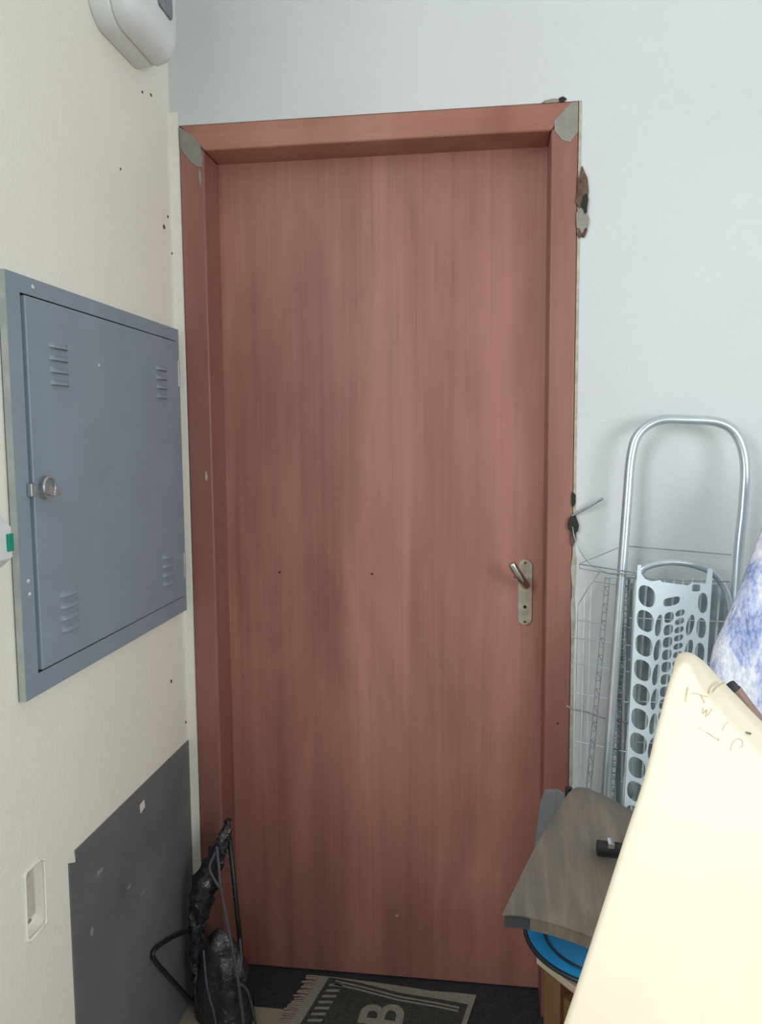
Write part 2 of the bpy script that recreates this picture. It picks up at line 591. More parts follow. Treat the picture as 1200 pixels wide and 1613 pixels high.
# latch: keeper on the frame, knob ring and key tab on the door
finish('latch_keeper', boxes((CX, CX + 0.009, -0.680, -0.664, 1.314, 1.336)), 'zinc', cab, bevel=0.002)
lat = finish('latch_knob', cylinder(cylinder(bmesh.new(), (CX + 0.004, -0.640, 1.322), (1, 0, 0), 0.014, 0.010, 18), (CX + 0.014, -0.640, 1.322), (1, 0, 0), 0.009, 0.006, 16, 0.008), 'zinc', cab)
finish('latch_bar', boxes((CX + 0.004, CX + 0.008, -0.672, -0.640, 1.317, 1.325)), 'zinc', cab, bevel=0.001)
tor = []
for k in range(21):
    a = math.radians(-40 + 250 * k / 20)
    tor.append((CX + 0.017, -0.642 + 0.017 * math.cos(a), 1.327 + 0.017 * math.sin(a)))
finish('latch_ring', tube(tor, 0.0028, 8), 'zinc', cab, smooth=True)
finish('key_tab', boxes((CX + 0.016, CX + 0.019, -0.630, -0.608, 1.312, 1.324)), 'zinc', cab, bevel=0.002)
for k, (y, z) in enumerate([(-0.688, 1.18), (-0.686, 1.158), (-0.635, 1.652), (-0.43, 1.545)]):
    x = CX if y < -0.67 or z > 1.64 else CX + 0.004
    finish('paint_chip', prism([(x, a, b) for a, b in blob(y, z, 0.004, 0.003, 8, 0.3, k)], (0.0006, 0, 0)), 'white_chip', cab)

# white bell push at the cabinet's near side
MAT['white_plastic'] = plain('white_plastic', (0.72, 0.76, 0.76, 1), 0.35, 0, 0.04, 20)
MAT['green'] = plain('green_plastic', (0.0, 0.27, 0.20, 1), 0.3, 0, 0.1, 60)
sw = thing('wall_switch', (WX, -0.80, 1.214), 'small white plastic wall switch with green button beside the grey cabinet', 'switch')
rr = rounded_rect(0.10, 0.078, 0.006, 3)
swc = (-0.812, 1.254)
finish('housing', loft([[(WX, swc[0] + a, swc[1] + b) for a, b in rr], [(WX + 0.022, swc[0] + a, swc[1] + b) for a, b in rr], [(WX + 0.042, swc[0] + a * 0.86, swc[1] + b * 0.62) for a, b in rr]]), 'white_plastic', sw, bevel=0.0015)
finish('button', boxes((WX + 0.0415, WX + 0.046, -0.783, -0.770, 1.241, 1.267)), 'green', sw, bevel=0.001)

# lip round the recess and its cracked edge
# ------------------------------------------------------------------ dark grey plate low on the left wall
MAT['dark_plate'] = None
n = NT('dark_grey_board')
v = n.mapping()
c = n.ramp(n.noise(v, 5, 6, 0.65), [(0.3, (0.11, 0.125, 0.14, 1)), (0.7, (0.18, 0.18, 0.182, 1))])
c = n.mix(n.ramp(n.noise(n.mapping((6, 6, 40)), 3, 2), [(0.72, (0, 0, 0, 1)), (0.8, (0.35, 0.35, 0.35, 1))]), c, (0.2, 0.2, 0.19, 1))
n.bump(n.noise(v, 80, 3), 0.1, 0.001)
MAT['dark_plate'] = n.set(c, 0.55)
pl = thing('wall_board', (WX, -0.30, FZ), 'dark grey scuffed board fixed low on the left wall', 'board')
finish('board', prism([(WX, -0.010, FZ), (WX, -0.010, 0.650), (WX, -0.563, 0.658), (WX, -0.560, 0.634), (WX, -0.586, 0.646), (WX, -0.586, FZ)], (0.0035, 0, 0)), 'dark_plate', pl)
finish('sticker', prism([(WX + 0.0035, -0.298, 0.618), (WX + 0.0035, -0.276, 0.620), (WX + 0.0035, -0.274, 0.602), (WX + 0.0035, -0.296, 0.598)], (0.0006, 0, 0)), 'white_chip', pl)
for k, (y, z, a, b) in enumerate([(-0.52, 0.475, 0.006, 0.006), (-0.48, 0.57, 0.014, 0.004), (-0.30, 0.42, 0.012, 0.003), (-0.36, 0.47, 0.01, 0.003)]):
    finish('scuff', prism([(WX + 0.0035, p, q) for p, q in blob(y, z, a, b * 1.5, 8, 0.4, k)], (0.0004, 0, 0)), 'filler', pl)

# white wall unit high in the corner
MAT['window_grey'] = plain('smoky_window', (0.16, 0.17, 0.20, 1), 0.2, 0, 0.2, 40)
mu = thing('wall_unit', (WX, -0.24, 2.17), 'white rounded plastic unit with grey window high in the corner', 'wall unit')
UY, UZ, UW, UH = -0.262, 2.345, 0.245, 0.31


def unit_loop(x, w, h, r, cy=UY, cz=UZ):
    return [(x, cy + a, cz + b) for a, b in rounded_rect(w, h, r, 7)]


finish('base_shell', loft([unit_loop(WX, UW, UH, 0.055), unit_loop(WX + 0.004, UW + 0.004, UH + 0.004, 0.057), unit_loop(0.012, UW - 0.002, UH - 0.002, 0.055), unit_loop(0.020, UW - 0.006, UH - 0.006, 0.054)]), 'white_plastic', mu, smooth=True)
finish('cover', loft([unit_loop(0.0205, UW - 0.002, UH - 0.004, 0.055), unit_loop(0.024, UW + 0.002, UH, 0.056), unit_loop(0.045, UW - 0.006, UH - 0.010, 0.054), unit_loop(0.060, UW - 0.026, UH - 0.034, 0.05), unit_loop(0.066, UW - 0.060, UH - 0.080, 0.045)]), 'white_plastic', mu, smooth=True)
finish('view_window', loft([[(0.0655, -0.228 + a, 2.325 + b) for a, b in rounded_rect(0.075, 0.11, 0.012, 4)], [(0.069, -0.228 + a, 2.325 + b) for a, b in rounded_rect(0.071, 0.106, 0.011, 4)]]), 'window_grey', mu)

# ================================================================== doormat
MAT['mat_green'] = plain('woven_green', (0.050, 0.060, 0.046, 1), 0.95, 0, 0.35, 160, 0.8, 420)
MAT['mat_pale'] = plain('woven_pale', (0.30, 0.29, 0.25, 1), 0.95, 0, 0.2, 160, 0.8, 420)
MAT['mat_fringe'] = plain('fringe_yarn', (0.33, 0.25, 0.21, 1), 0.95, 0, 0.2, 160, 0.6, 420)
mt = thing('doormat', (0.46, -0.2, FZ), 'green and white woven doormat with fringed end on the floor', 'doormat')
# local frame of the mat: origin at far left corner of the weave, u along the door, v toward the camera
MO = Vector((0.318, 0.070, FZ + 0.003))
MU = Vector((0.377, -0.022, 0)).normalized()
MV = Vector((-0.045, -0.21, 0)).normalized()


def mat_poly(pts, z0, z1):
    return prism([MO + MU * a + MV * b + Vector((0, 0, z0)) for a, b in pts], (0, 0, z1 - z0))


def wavy(a0, a1, b, amp, n=14, seed=0):
    rnd = random.Random(seed)
    return [(a0 + (a1 - a0) * k / n, b + rnd.uniform(-amp, amp)) for k in range(n + 1)]


MW, ML = 0.385, 0.62
finish('pale_border', mat_poly([(0, 0.0), (0.12, 0.0), (0.20, 0.002), (0.27, 0.006), (0.33, 0.001), (MW, 0.0), (MW, ML), (0, ML)], 0.0, 0.006), 'mat_pale', mt)
finish('green_weave', mat_poly([(0, 0.004), (0.08, 0.010), (0.20, 0.030), (0.30, 0.034), (MW - 0.012, 0.040), (MW - 0.012, ML - 0.02), (0, ML - 0.02)], 0.006, 0.0075), 'mat_green', mt)
for b in (0.012, 0.024):
    top = [(0.022, b + 0.002), (0.10, b + 0.012), (0.20, b + 0.030), (0.30, b + 0.036), (MW - 0.03, b + 0.042)]
    finish('pale_stripe', mat_poly(top + [(x, y + 0.005) for x, y in top[::-1]], 0.0075, 0.0085), 'mat_pale', mt)
tk = None
for k in range(26):
    b = 0.024 + 0.022 * k
    q = [(0.012, b + 0.006), (0.046, b), (0.046, b + 0.009), (0.012, b + 0.014)]
    finish('pale_tick', mat_poly(q, 0.0075, 0.0085), 'mat_pale', mt)
# fringe at the left end with its selvedge
finish('selvedge', mat_poly([(-0.026, 0.0), (0, 0.0), (0, ML), (-0.026, ML)], 0.0, 0.0055), 'mat_pale', mt)
bm = bmesh.new()
rnd = random.Random(3)
for k in range(90):
    b = ML * k / 90 + 0.002
    p0 = MO + MU * -0.024 + MV * b + Vector((0, 0, 0.003))
    p1 = MO + MU * (-0.06 + rnd.uniform(-0.006, 0.006)) + MV * (b + rnd.uniform(-0.004, 0.006)) + Vector((0, 0, 0.0015))
    tube([p0, (p0 + p1) / 2 + Vector((0, 0, 0.002)), p1], 0.0026, 5, bm)
fg = finish('fringe', bm, 'mat_fringe', mt)
tag(fg, kind='stuff')
# the woven letter lies on its side, spine toward the camera
bm = text_mesh('B', 0.150, 0.0012)
ang = math.atan2(MU.y, MU.x) + math.pi / 2
lc = MO + MU * 0.186 + MV * 0.118 + Vector((0, 0, 0.0082))
bmesh.ops.transform(bm, matrix=Matrix.Translation(lc) @ Matrix.Rotation(ang, 4, 'Z'), verts=bm.verts[:])
finish('letter', bm, 'mat_pale', mt)

# ================================================================== black bundle in the left corner
MAT['black_plastic'] = None
n = NT('crumpled_black_plastic')
v = n.mapping()
n.bump(n.noise(v, 70, 4, 0.6, 1.0), 0.7, 0.006)
MAT['black_plastic'] = n.set((0.016, 0.021, 0.027, 1), 0.18, 0, 1.0)
MAT['dark_cloth'] = plain('dark_sack_cloth', (0.016, 0.022, 0.027, 1), 0.85, 0, 0.4, 40, 0.5, 120)
MAT['cord'] = plain('purple_grey_cord', (0.10, 0.088, 0.12, 1), 0.7, 0, 0.3, 90)
MAT['black_tube'] = plain('black_tube', (0.012, 0.014, 0.017, 1), 0.4, 0, 0.2, 40)
bb = thing('black_bundle', (0.09, -0.10, FZ), 'black plastic-wrapped folded frame with cords leaning in the left corner', 'bundle')
bY = -0.10


def crumple(bm, amp, freq, seed=0):
    for v in bm.verts:
        d = mnoise.noise_vector(v.co * freq + Vector((seed, seed, seed)))
        d2 = mnoise.noise_vector(v.co * freq * 2.7 + Vector((seed, 3, 1)))
        v.co += d * amp + d2 * amp * 0.5
    return bm


wp = smooth_path([(0.108, -0.090, 0.485), (0.094, -0.098, 0.435), (0.070, -0.100, 0.385), (0.046, -0.102, 0.320), (0.030, -0.104, 0.250), (0.022, -0.106, 0.180), (0.022, -0.106, 0.09), (0.030, -0.104, 0.0)], 7)


def wr(t):
    ks = [(0, 0.007), (0.1, 0.014), (0.25, 0.020), (0.42, 0.030), (0.55, 0.024), (0.7, 0.014), (1, 0.010)]
    for (a, b), (c, d) in zip(ks, ks[1:]):
        if t <= c:
            return b + (d - b) * (t - a) / (c - a)
    return 0.01


bmw = crumple(tube(wp, wr, 22), 0.012, 60, 2)
finish('plastic_wrap', bmw, 'black_plastic', bb, smooth=True)
# dark sack hanging between the frame sides
lps = []
for k in range(17):
    t = k / 16
    z = FZ + 0.001 + 0.225 * t
    w = 0.072 * (1 - 0.42 * t ** 2.2) * math.sqrt(max(0.03, 1 - t ** 7))
    d = 0.042 * (1 - 0.5 * t * t) * math.sqrt(max(0.03, 1 - t ** 7))
    cx = 0.088 - 0.010 * t
    lps.append([(cx + w * math.cos(2 * math.pi * j / 40) * (1 + 0.05 * math.sin(7 * j)), -0.100 + d * math.sin(2 * math.pi * j / 40), z) for j in range(40)])
bms = loft(lps)
for v in bms.verts:
    if v.co.z > FZ + 0.01:
        v.co += mnoise.noise_vector(v.co * 22) * 0.010 + mnoise.noise_vector(v.co * 60) * 0.005
finish('sack', bms, 'black_plastic', bb, smooth=True)
finish('cord', tube(smooth_path([(0.090, -0.128, 0.440), (0.098, -0.138, 0.39), (0.104, -0.146, 0.345), (0.122, -0.148, 0.24), (0.142, -0.152, 0.125), (0.156, -0.154, FZ + 0.004)], 5), 0.0036, 8), 'cord', bb, smooth=True)
finish('cord', tube(smooth_path([(0.086, -0.128, 0.425), (0.075, -0.140, 0.395), (0.085, -0.142, 0.37), (0.103, -0.146, 0.345)], 5), 0.0032, 8), 'cord', bb, smooth=True)
finish('cord', tube(smooth_path([(0.135, -0.11, 0.20), (0.144, -0.13, 0.16), (0.142, -0.152, 0.125), (0.158, -0.13, 0.08), (0.170, -0.11, FZ + 0.004)], 5), 0.0028, 8), 'cord', bb, smooth=True)
finish('cord', tube(smooth_path([(0.058, -0.150, 0.19), (0.066, -0.155, 0.10), (0.082, -0.158, 0.04), (0.088, -0.156, FZ + 0.004)], 5), 0.0026, 8), 'cord', bb, smooth=True)
finish('wire_loop', tube(smooth_path([(0.030, -0.104, 0.225), (0.005, -0.110, 0.210), (-0.012, -0.171, 0.231), (-0.012, -0.250, 0.261), (-0.012, -0.272, 0.262), (-0.012, -0.268, 0.244), (-0.010, -0.213, 0.172), (-0.004, -0.110, 0.040), (0.010, -0.100, 0.010)], 6), 0.0050, 8), 'black_tube', bb, smooth=True)
finish('frame_leg', tube([(0.106, -0.086, 0.46), (0.122, -0.076, 0.2), (0.130, -0.070, FZ + 0.002)], 0.006, 10), 'black_tube', bb, smooth=True)
for k in range(5):
    a = Vector((0.100 + 0.003 * k, -0.125, 0.425 - 0.028 * k))
    finish('loose_thread', tube([a, a + Vector((0.012, -0.004, -0.003 + 0.002 * k)), a + Vector((0.022, -0.006, -0.010 + 0.004 * k))], 0.0008, 5), 'cord', bb)

# ================================================================== wire shopping cart against the wall
MAT['galv'] = plain('galvanised_tube', (0.60, 0.68, 0.73, 1), 0.30, 0.75, 0.10, 14)
MAT['wire'] = plain('zinc_wire', (0.34, 0.38, 0.41, 1), 0.4, 0.6, 0.2, 40)
MAT['pale_wire'] = plain('pale_coated_wire', (0.74, 0.82, 0.85, 1), 0.5, 0.2, 0.2, 40)
MAT['grey_liner'] = plain('grey_liner', (0.36, 0.42, 0.45, 1), 0.5, 0, 0.3, 22, 0.3, 90)
MAT['rubber'] = plain('black_rubber', (0.015, 0.015, 0.016, 1), 0.7)
ct = thing('shopping_cart', (1.12, -0.12, FZ), 'galvanised tube cart with wire basket leaning against the white wall', 'cart')


def CY(z):
    return -0.070 - (1.44 - z) * 0.055


def cp(x, z, d=0.0):
    return (x, CY(z) + d, z)


main = smooth_path([cp(0.962, 0.06), cp(0.975, 0.35), cp(0.988, 0.62), cp(1.008, 0.95), cp(1.026, 1.25), cp(1.034, 1.36), cp(1.050, 1.410), cp(1.090, 1.437), cp(1.150, 1.438), cp(1.215, 1.432), cp(1.252, 1.405), cp(1.270, 1.345), cp(1.268, 1.25), cp(1.258, 1.10), cp(1.245, 0.62), cp(1.238, 0.06)], 7)
finish('handle_tube', tube(main, 0.0105, 14), 'galv', ct, smooth=True)
inner = smooth_path([(1.043, -0.098, 0.60), (1.046, -0.096, 1.02), (1.052, -0.096, 1.100), (1.075, -0.096, 1.124), (1.130, -0.096, 1.132), (1.190, -0.096, 1.118), (1.226, -0.096, 1.085), (1.243, -0.096, 1.035), (1.245, -0.096, 0.95), (1.240, -0.098, 0.60)], 7)
finish('inner_tube', tube(inner, 0.0075, 12), 'galv', ct, smooth=True)
# basket: rim wires, side ladder wires, uprights
bm = bmesh.new()
wire(bm, (1.030, -0.030, 1.158), (1.262, -0.030, 1.140), 0.0013)
wire(bm, (1.030, -0.030, 1.158), (0.930, -0.050, 1.118), 0.0011)
wire(bm, (0.930, -0.050, 1.118), (1.052, -0.120, 1.110), 0.0016)
wire(bm, (0.932, -0.050, 1.108), (1.052, -0.120, 1.098), 0.0011)
wire(bm, (0.930, -0.050, 1.118), (0.932, -0.050, 1.106), 0.0011)
wire(bm, (0.985, -0.09, 1.106), (1.062, -0.122, 1.106), 0.0016)
wire(bm, (0.985, -0.09, 1.095), (1.130, -0.118, 1.100), 0.0016)
wire(bm, (1.05, -0.12, 1.098), (1.235, -0.120, 1.095), 0.0014)
finish('basket_rim', bm, 'wire', ct)
for x, zt in ((0.928, 1.035), (0.944, 1.060), (0.958, 1.08)):
    bm = bmesh.new()
    wire(bm, (x, -0.040, zt), (x - 0.006, -0.06, 0.45), 0.0009)
    finish('side_wire', bm, 'pale_wire', ct)
for z, xa in ((1.075, 0.965), (0.945, 0.915), (0.985, 0.93), (0.885, 0.922), (0.815, 0.925), (0.700, 0.93)):
    bm = bmesh.new()
    wire(bm, (xa, -0.045, z + 0.003), (1.05, -0.085, z - 0.004), 0.0010)
    finish('cross_wire', bm, 'wire', ct)
bm = bmesh.new()
tube([(0.908, -0.035, 0.783), (0.925, -0.04, 0.776), (0.950, -0.05, 0.776), (0.985, -0.07, 0.770), (1.05, -0.085, 0.765)], 0.0022, 6, bm)
finish('cross_wire', bm, 'wire', ct)
bm = bmesh.new()
tube([(0.975, -0.05, 1.10), (0.95, -0.045, 1.06), (0.929, -0.04, 1.02), (0.928, -0.04, 0.86), (0.924, -0.045, 0.60)], 0.0011, 5, bm)
finish('side_wire', bm, 'wire', ct)


def ladder(x0, x1, z0, z1, y, gap, pitch, mat):
    bm = bmesh.new()
    n = int((z0 - z1) / pitch)
    for s in (0, gap):
        wire(bm, (x0 + s, y, z0), (x1 + s, y, z1), 0.0010)
    for k in range(n):
        t = k / n
        x = x0 + (x1 - x0) * t
        z = z0 + (z1 - z0) * t
        wire(bm, (x - 0.001, y - 0.001, z), (x + gap + 0.001, y - 0.001, z), 0.0016)
        if k % 2:
            wire(bm, (x, y, z), (x + gap, y, z - pitch), 0.0010)
    finish('wire_ladder', bm, mat, ct)


ladder(0.986, 0.950, 1.09, 0.56, -0.062, 0.010, 0.019, 'wire')
ladder(1.022, 0.996, 1.09, 0.56, -0.078, 0.015, 0.014, 'wire')
bm = boxes((1.018, 1.028, -0.066, -0.063, 0.40, 1.09), (1.034, 1.039, -0.068, -0.063, 0.40, 1.09))
finish('side_strip', bm, 'wire', ct)
# basket back: grey liner behind vertical wires
finish('basket_liner', boxes((1.045, 1.250, -0.040, -0.034, 0.35, 1.075)), 'grey_liner', ct, bevel=0.003)
for k in range(10):
    bm = bmesh.new()
    x = 1.056 + 0.0195 * k
    wire(bm, (x, -0.062, 1.09), (x - 0.030, -0.070, 0.40), 0.0024, 6)
    finish('upright_wire', bm, 'pale_wire', ct)
for k in range(7):
    z = 1.0 - 0.095 * k
    bm = bmesh.new()
    wire(bm, (1.03 - 0.012 * k * 0.3, -0.0645, z), (1.245, -0.0645, z - 0.004), 0.0014, 6)
    finish('cross_wire', bm, 'pale_wire', ct)
for x in (0.945, 1.255):
    w = finish('wheel', cylinder(cylinder(bmesh.new(), (x - 0.012, -0.155, FZ + 0.062), (1, 0, 0), 0.060, 0.024, 28), (x - 0.016, -0.155, FZ + 0.062), (1, 0, 0), 0.016, 0.032, 16), 'rubber', ct, bevel=0.003)
finish('axle', cylinder(bmesh.new(), (0.93, -0.155, FZ + 0.062), (1, 0, 0), 0.006, 0.34, 10), 'galv', ct)
for x in (0.963, 1.238):
    finish('axle_bracket', boxes((x - 0.006, x + 0.006, -0.165, -0.135, FZ + 0.055, 0.075)), 'galv', ct)
finish('foot_plate', boxes((0.955, 1.245, -0.215, -0.150, FZ + 0.03, FZ + 0.036)), 'galv', ct)

# ------------------------------------------------------------------ die-cut metal panel standing in front of the cart
MAT['panel'] = plain('pale_blue_painted_metal', (0.72, 0.86, 0.91, 1), 0.5, 0.1, 0.05, 12)
PW, PL = 0.152, 0.62


def warp(u, v):
    return (u, v + 0.0080 * math.sin((u - 0.015) / PW * math.tau * 1.05))


def ell(cu_, cv, a, b, n=18, p=2.4, skew=0.0):
    out = []
    for k in range(n):
        t = math.tau * k / n
        c, s = math.cos(t), math.sin(t)
        x = a * math.copysign(abs(c) ** (2 / p), c)
        y = b * math.copysign(abs(s) ** (2 / p), s)
        out.append(warp(cu_ + x + skew * y, cv + y))
    return out


outer = [(0, -0.030), (0.007, -0.030), (0.008, -0.012), (0.016, -0.001), (0.030, 0.004), (0.048, 0.000), (0.052, 0.004), (0.105, 0.008), (0.112, 0.002), (0.140, 0.002), (0.143, -0.030), (PW, -0.030), (PW, PL), (0, PL)]
holes = []
pp = 0.0535
for k in range(11):
    v = 0.034 + pp * k
    holes.append(ell(0.0220, v, 0.0180, 0.0225))
    if k > 0:
        holes.append(ell(0.0502, v + 0.002, 0.0072, 0.0240, 18, 2.0, -0.10))
        for dv in (-0.0140, 0.0130):
            holes.append(ell(0.0700, v + dv, 0.0098, 0.0117, 14, 2.6))
        for dv in (-0.0180, 0.0, 0.0180):
            holes.append(ell(0.0920, v + dv, 0.0096, 0.0073, 12, 2.3))
        holes.append(ell(0.1140, v + 0.012, 0.0080, 0.0225, 18, 2.0, -0.12))
    else:
        holes.append(ell(0.073, v + 0.006, 0.017, 0.0095, 16, 3))
        holes.append(ell(0.121, v - 0.014, 0.009, 0.008, 14, 3.5))
    holes.append(ell(0.1365, v + 0.016, 0.0098, 0.0218, 18, 2.3))
bm = curve_fill([(a, -b) for a, b in outer], [[(a, -b) for a, b in h] for h in holes], 0.0035)
pan = finish('cutout_panel', bm, 'panel')
# stand it leaning: local x -> world X (slightly raked), local y -> up
pan.matrix_world = Matrix(((1.0, 0.078, 0, 1.042), (0, 0.035, -1, -0.128), (0, 0.9988, 0.035, 1.100), (0, 0, 0, 1)))
tag(pan, 'pale blue-grey metal panel with rounded swirling cut-outs in front of the cart', 'panel')

# grey stub and thin wire by the frame
ww = thing('loose_wire', (0.93, -0.01, 1.2), 'thin grey loose wire poking out beside the door frame', 'wire')
finish('stub', tube([(0.918, -0.004, 1.222), (0.950, -0.018, 1.243), (0.982, -0.030, 1.265)], 0.0032, 8), 'wire', ww)
finish('strand', tube(smooth_path([(0.918, -0.006, 1.210), (0.922, -0.02, 1.175), (0.940, -0.03, 1.135), (0.965, -0.035, 1.108), (0.990, -0.05, 1.100)], 6), 0.0011, 6), 'wire', ww)

# ================================================================== stool with tray, folded sheet and tube
MAT['pale_ply'] = plain('pale_board', (0.50, 0.40, 0.30, 1), 0.7, 0, 0.15, 18)
MAT['brown_leg'] = wood_mat('brown_leg_wood', (0.09, 0.045, 0.02, 1), (0.16, 0.085, 0.04, 1), (0.23, 0.13, 0.06, 1), 0.5, 'z', 5)
SX, SY, ST = 0.817, -0.450, 0.445
E1 = Vector((0.63, -0.777, 0))
E2 = Vector((0.777, 0.63, 0))
S = 0.26
st = thing('stool', (SX + 0.18, SY - 0.02, FZ), 'wooden stool with pale seat board and brown legs behind the cream slab', 'stool')


def sp(a, b, z):
    return Vector((SX, SY, 0)) + E1 * a + E2 * b + Vector((0, 0, z))


finish('seat', prism([sp(0, 0, ST - 0.014), sp(S, 0, ST - 0.014), sp(S, S, ST - 0.014), sp(0, S, ST - 0.014)], (0, 0, 0.014)), 'pale_ply', st, bevel=0.0015)
for a in (0.010, S - 0.052):
    for b in (0.010, S - 0.052):
        finish('leg', prism([sp(a, b, FZ), sp(a + 0.042, b, FZ), sp(a + 0.042, b + 0.042, FZ), sp(a, b + 0.042, FZ)], (0, 0, ST - 0.014 - FZ)), 'brown_leg', st, bevel=0.002)
for b in (0.020, S - 0.040):
    finish('rail', prism([sp(0.05, b, 0.33), sp(S - 0.05, b, 0.33), sp(S - 0.05, b + 0.02, 0.33), sp(0.05, b + 0.02, 0.33)], (0, 0, 0.06)), 'brown_leg', st)
    finish('rail', prism([sp(b, 0.05, 0.33), sp(b + 0.02, 0.05, 0.33), sp(b + 0.02, S - 0.05, 0.33), sp(b, S - 0.05, 0.33)], (0, 0, 0.06)), 'brown_leg', st)

MAT['blue'] = plain('blue_plastic', (0.0, 0.34, 0.78, 1), 0.3, 0, 0.08, 20)
MAT['dark_rim'] = plain('dark_rim', (0.012, 0.022, 0.035, 1), 0.35)
tr = thing('round_tray', (0.955, -0.385, ST), 'round blue plastic tray with dark rim lying on the stool', 'tray')
TC = Vector((0.952, -0.385, ST))


def disc(r, z):
    return [(TC.x + r * math.cos(math.tau * k / 48), TC.y + r * math.sin(math.tau * k / 48), TC.z + z) for k in range(48)]


finish('dish', loft([disc(0.120, 0.0005), disc(0.150, 0.006), disc(0.152, 0.012), disc(0.146, 0.012), disc(0.130, 0.010), disc(0.118, 0.007)]), 'blue', tr, smooth=True)
bm = bmesh.new()
for rad, z, w in ((0.1525, 0.010, 0.0045), (0.116, 0.008, 0.0028)):
    tube([(TC.x + rad * math.cos(math.tau * k / 64), TC.y + rad * math.sin(math.tau * k / 64), TC.z + z) for k in range(65)], w, 8, bm, cap=False)
finish('rim', bm, 'dark_rim', tr, smooth=True)

n = NT('grey_brown_vinyl')
v = n.mapping((1, 1, 1), (0, 0, 0.9))
st1 = n.noise(n.mapping((14, 1.6, 3), (0, 0, 0.55)), 4, 6, 0.6, 0.3)
c = n.ramp(st1, [(0.25, (0.10, 0.085, 0.072, 1)), (0.5, (0.17, 0.145, 0.12, 1)), (0.78, (0.29, 0.235, 0.19, 1))])
c = n.mix(0.35, c, n.ramp(n.noise(n.mapping(), 6, 3), [(0.35, (0.095, 0.092, 0.085, 1)), (0.65, (0.31, 0.25, 0.20, 1))]))
n.bump(st1, 0.15, 0.001)
MAT['vinyl'] = n.set(c, 0.5)
MAT['lining'] = plain('dark_grey_lining', (0.055, 0.058, 0.066, 1), 0.7, 0, 0.15, 30)
vs = thing('folded_sheet', (0.90, -0.36, ST + 0.015), 'folded grey-brown vinyl sheet with woodgrain streaks lying over the blue tray', 'sheet')
A, B = Vector((0.912, -0.215, 0.688)), Vector((1.075, -0.215, 0.602))
D, C = Vector((0.752, -0.500, 0.560)), Vector((0.975, -0.500, 0.498))


def sheet(off, u0, u1, v0, v1, thick, roll=0.007):
    bm = bmesh.new()
    nu, nv = 16, 16
    lay = []
    for sgn in (0, 1):
        g = []
        for i in range(nu + 1):
            row = []
            for j in range(nv + 1):
                u = u0 + (u1 - u0) * i / nu
                v = v0 + (v1 - v0) * j / nv
                p = (A * (1 - u) + B * u) * (1 - v) + (D * (1 - u) + C * u) * v
                p.z += 0.018 * math.sin(math.pi * v) + 0.010 * math.sin(math.pi * u)
                if u < 0.18:
                    p.z -= roll * ((0.18 - u) / 0.18) ** 2
                if v < 0.14:
                    p.z -= 0.012 * ((0.14 - v) / 0.14) ** 2
                p.z -= off + sgn * thick
                row.append(bm.verts.new(p))
            g.append(row)
        lay.append(g)
    for g in lay:
        for i in range(nu):
            for j in range(nv):
                bm.faces.new((g[i][j], g[i + 1][j], g[i + 1][j + 1], g[i][j + 1]))
    t, b = lay
    for i in range(nu):
        bm.faces.new((t[i][0], t[i + 1][0], b[i + 1][0], b[i][0]))
        bm.faces.new((t[i][nv], t[i + 1][nv], b[i + 1][nv], b[i][nv]))
        bm.faces.new((t[0][i], t[0][i + 1], b[0][i + 1], b[0][i]))
        bm.faces.new((t[nu][i], t[nu][i + 1], b[nu][i + 1], b[nu][i]))
    return bm


finish('top_layer', sheet(0, 0, 1, 0, 1, 0.004), 'vinyl', vs, smooth=False, bevel=0.001)
finish('lining', sheet(0.0045, 0.012, 0.24, 0.03, 0.985, 0.026), 'lining', vs)
finish('under_layer', sheet(0.0045, 0.22, 0.99, 0.03, 0.995, 0.022), 'vinyl', vs)

MAT['grey_slat'] = wood_mat('weathered_slat', (0.14, 0.14, 0.14, 1), (0.24, 0.25, 0.26, 1), (0.36, 0.37, 0.38, 1), 0.8, 'z', 7)
sl = finish('wooden_slat', prism([(0.895, -0.196, FZ), (0.930, -0.196, FZ), (0.905, -0.196, 0.40), (0.893, -0.196, 0.640), (0.876, -0.196, 0.650), (0.850, -0.196, 0.648), (0.840, -0.196, 0.62), (0.828, -0.196, 0.52)], (0, 0.012, 0)), 'grey_slat', bevel=0.001)
tag(sl, 'weathered grey wooden slat leaning beside the right door jamb', 'slat')
s2 = finish('black_stick', tube([(0.870, -0.216, FZ + 0.003), (0.880, -0.216, 0.32), (0.897, -0.216, 0.668)], 0.0075, 10), 'black_tube', smooth=False)
tag(s2, 'thin black stick standing between the grey slat and the vinyl sheet', 'stick')
bt = thing('black_pipe', (1.05, -0.36, 0.63), 'short black tube with metal clip lying on the vinyl sheet', 'tube')
finish('tube', tube([(0.934, -0.375, 0.623), (1.08, -0.375, 0.612)], 0.0145, 18), 'black_tube', bt)
finish('clip', boxes((0.951, 0.963, -0.394, -0.370, 0.632, 0.642)), 'chrome', bt, bevel=0.001)

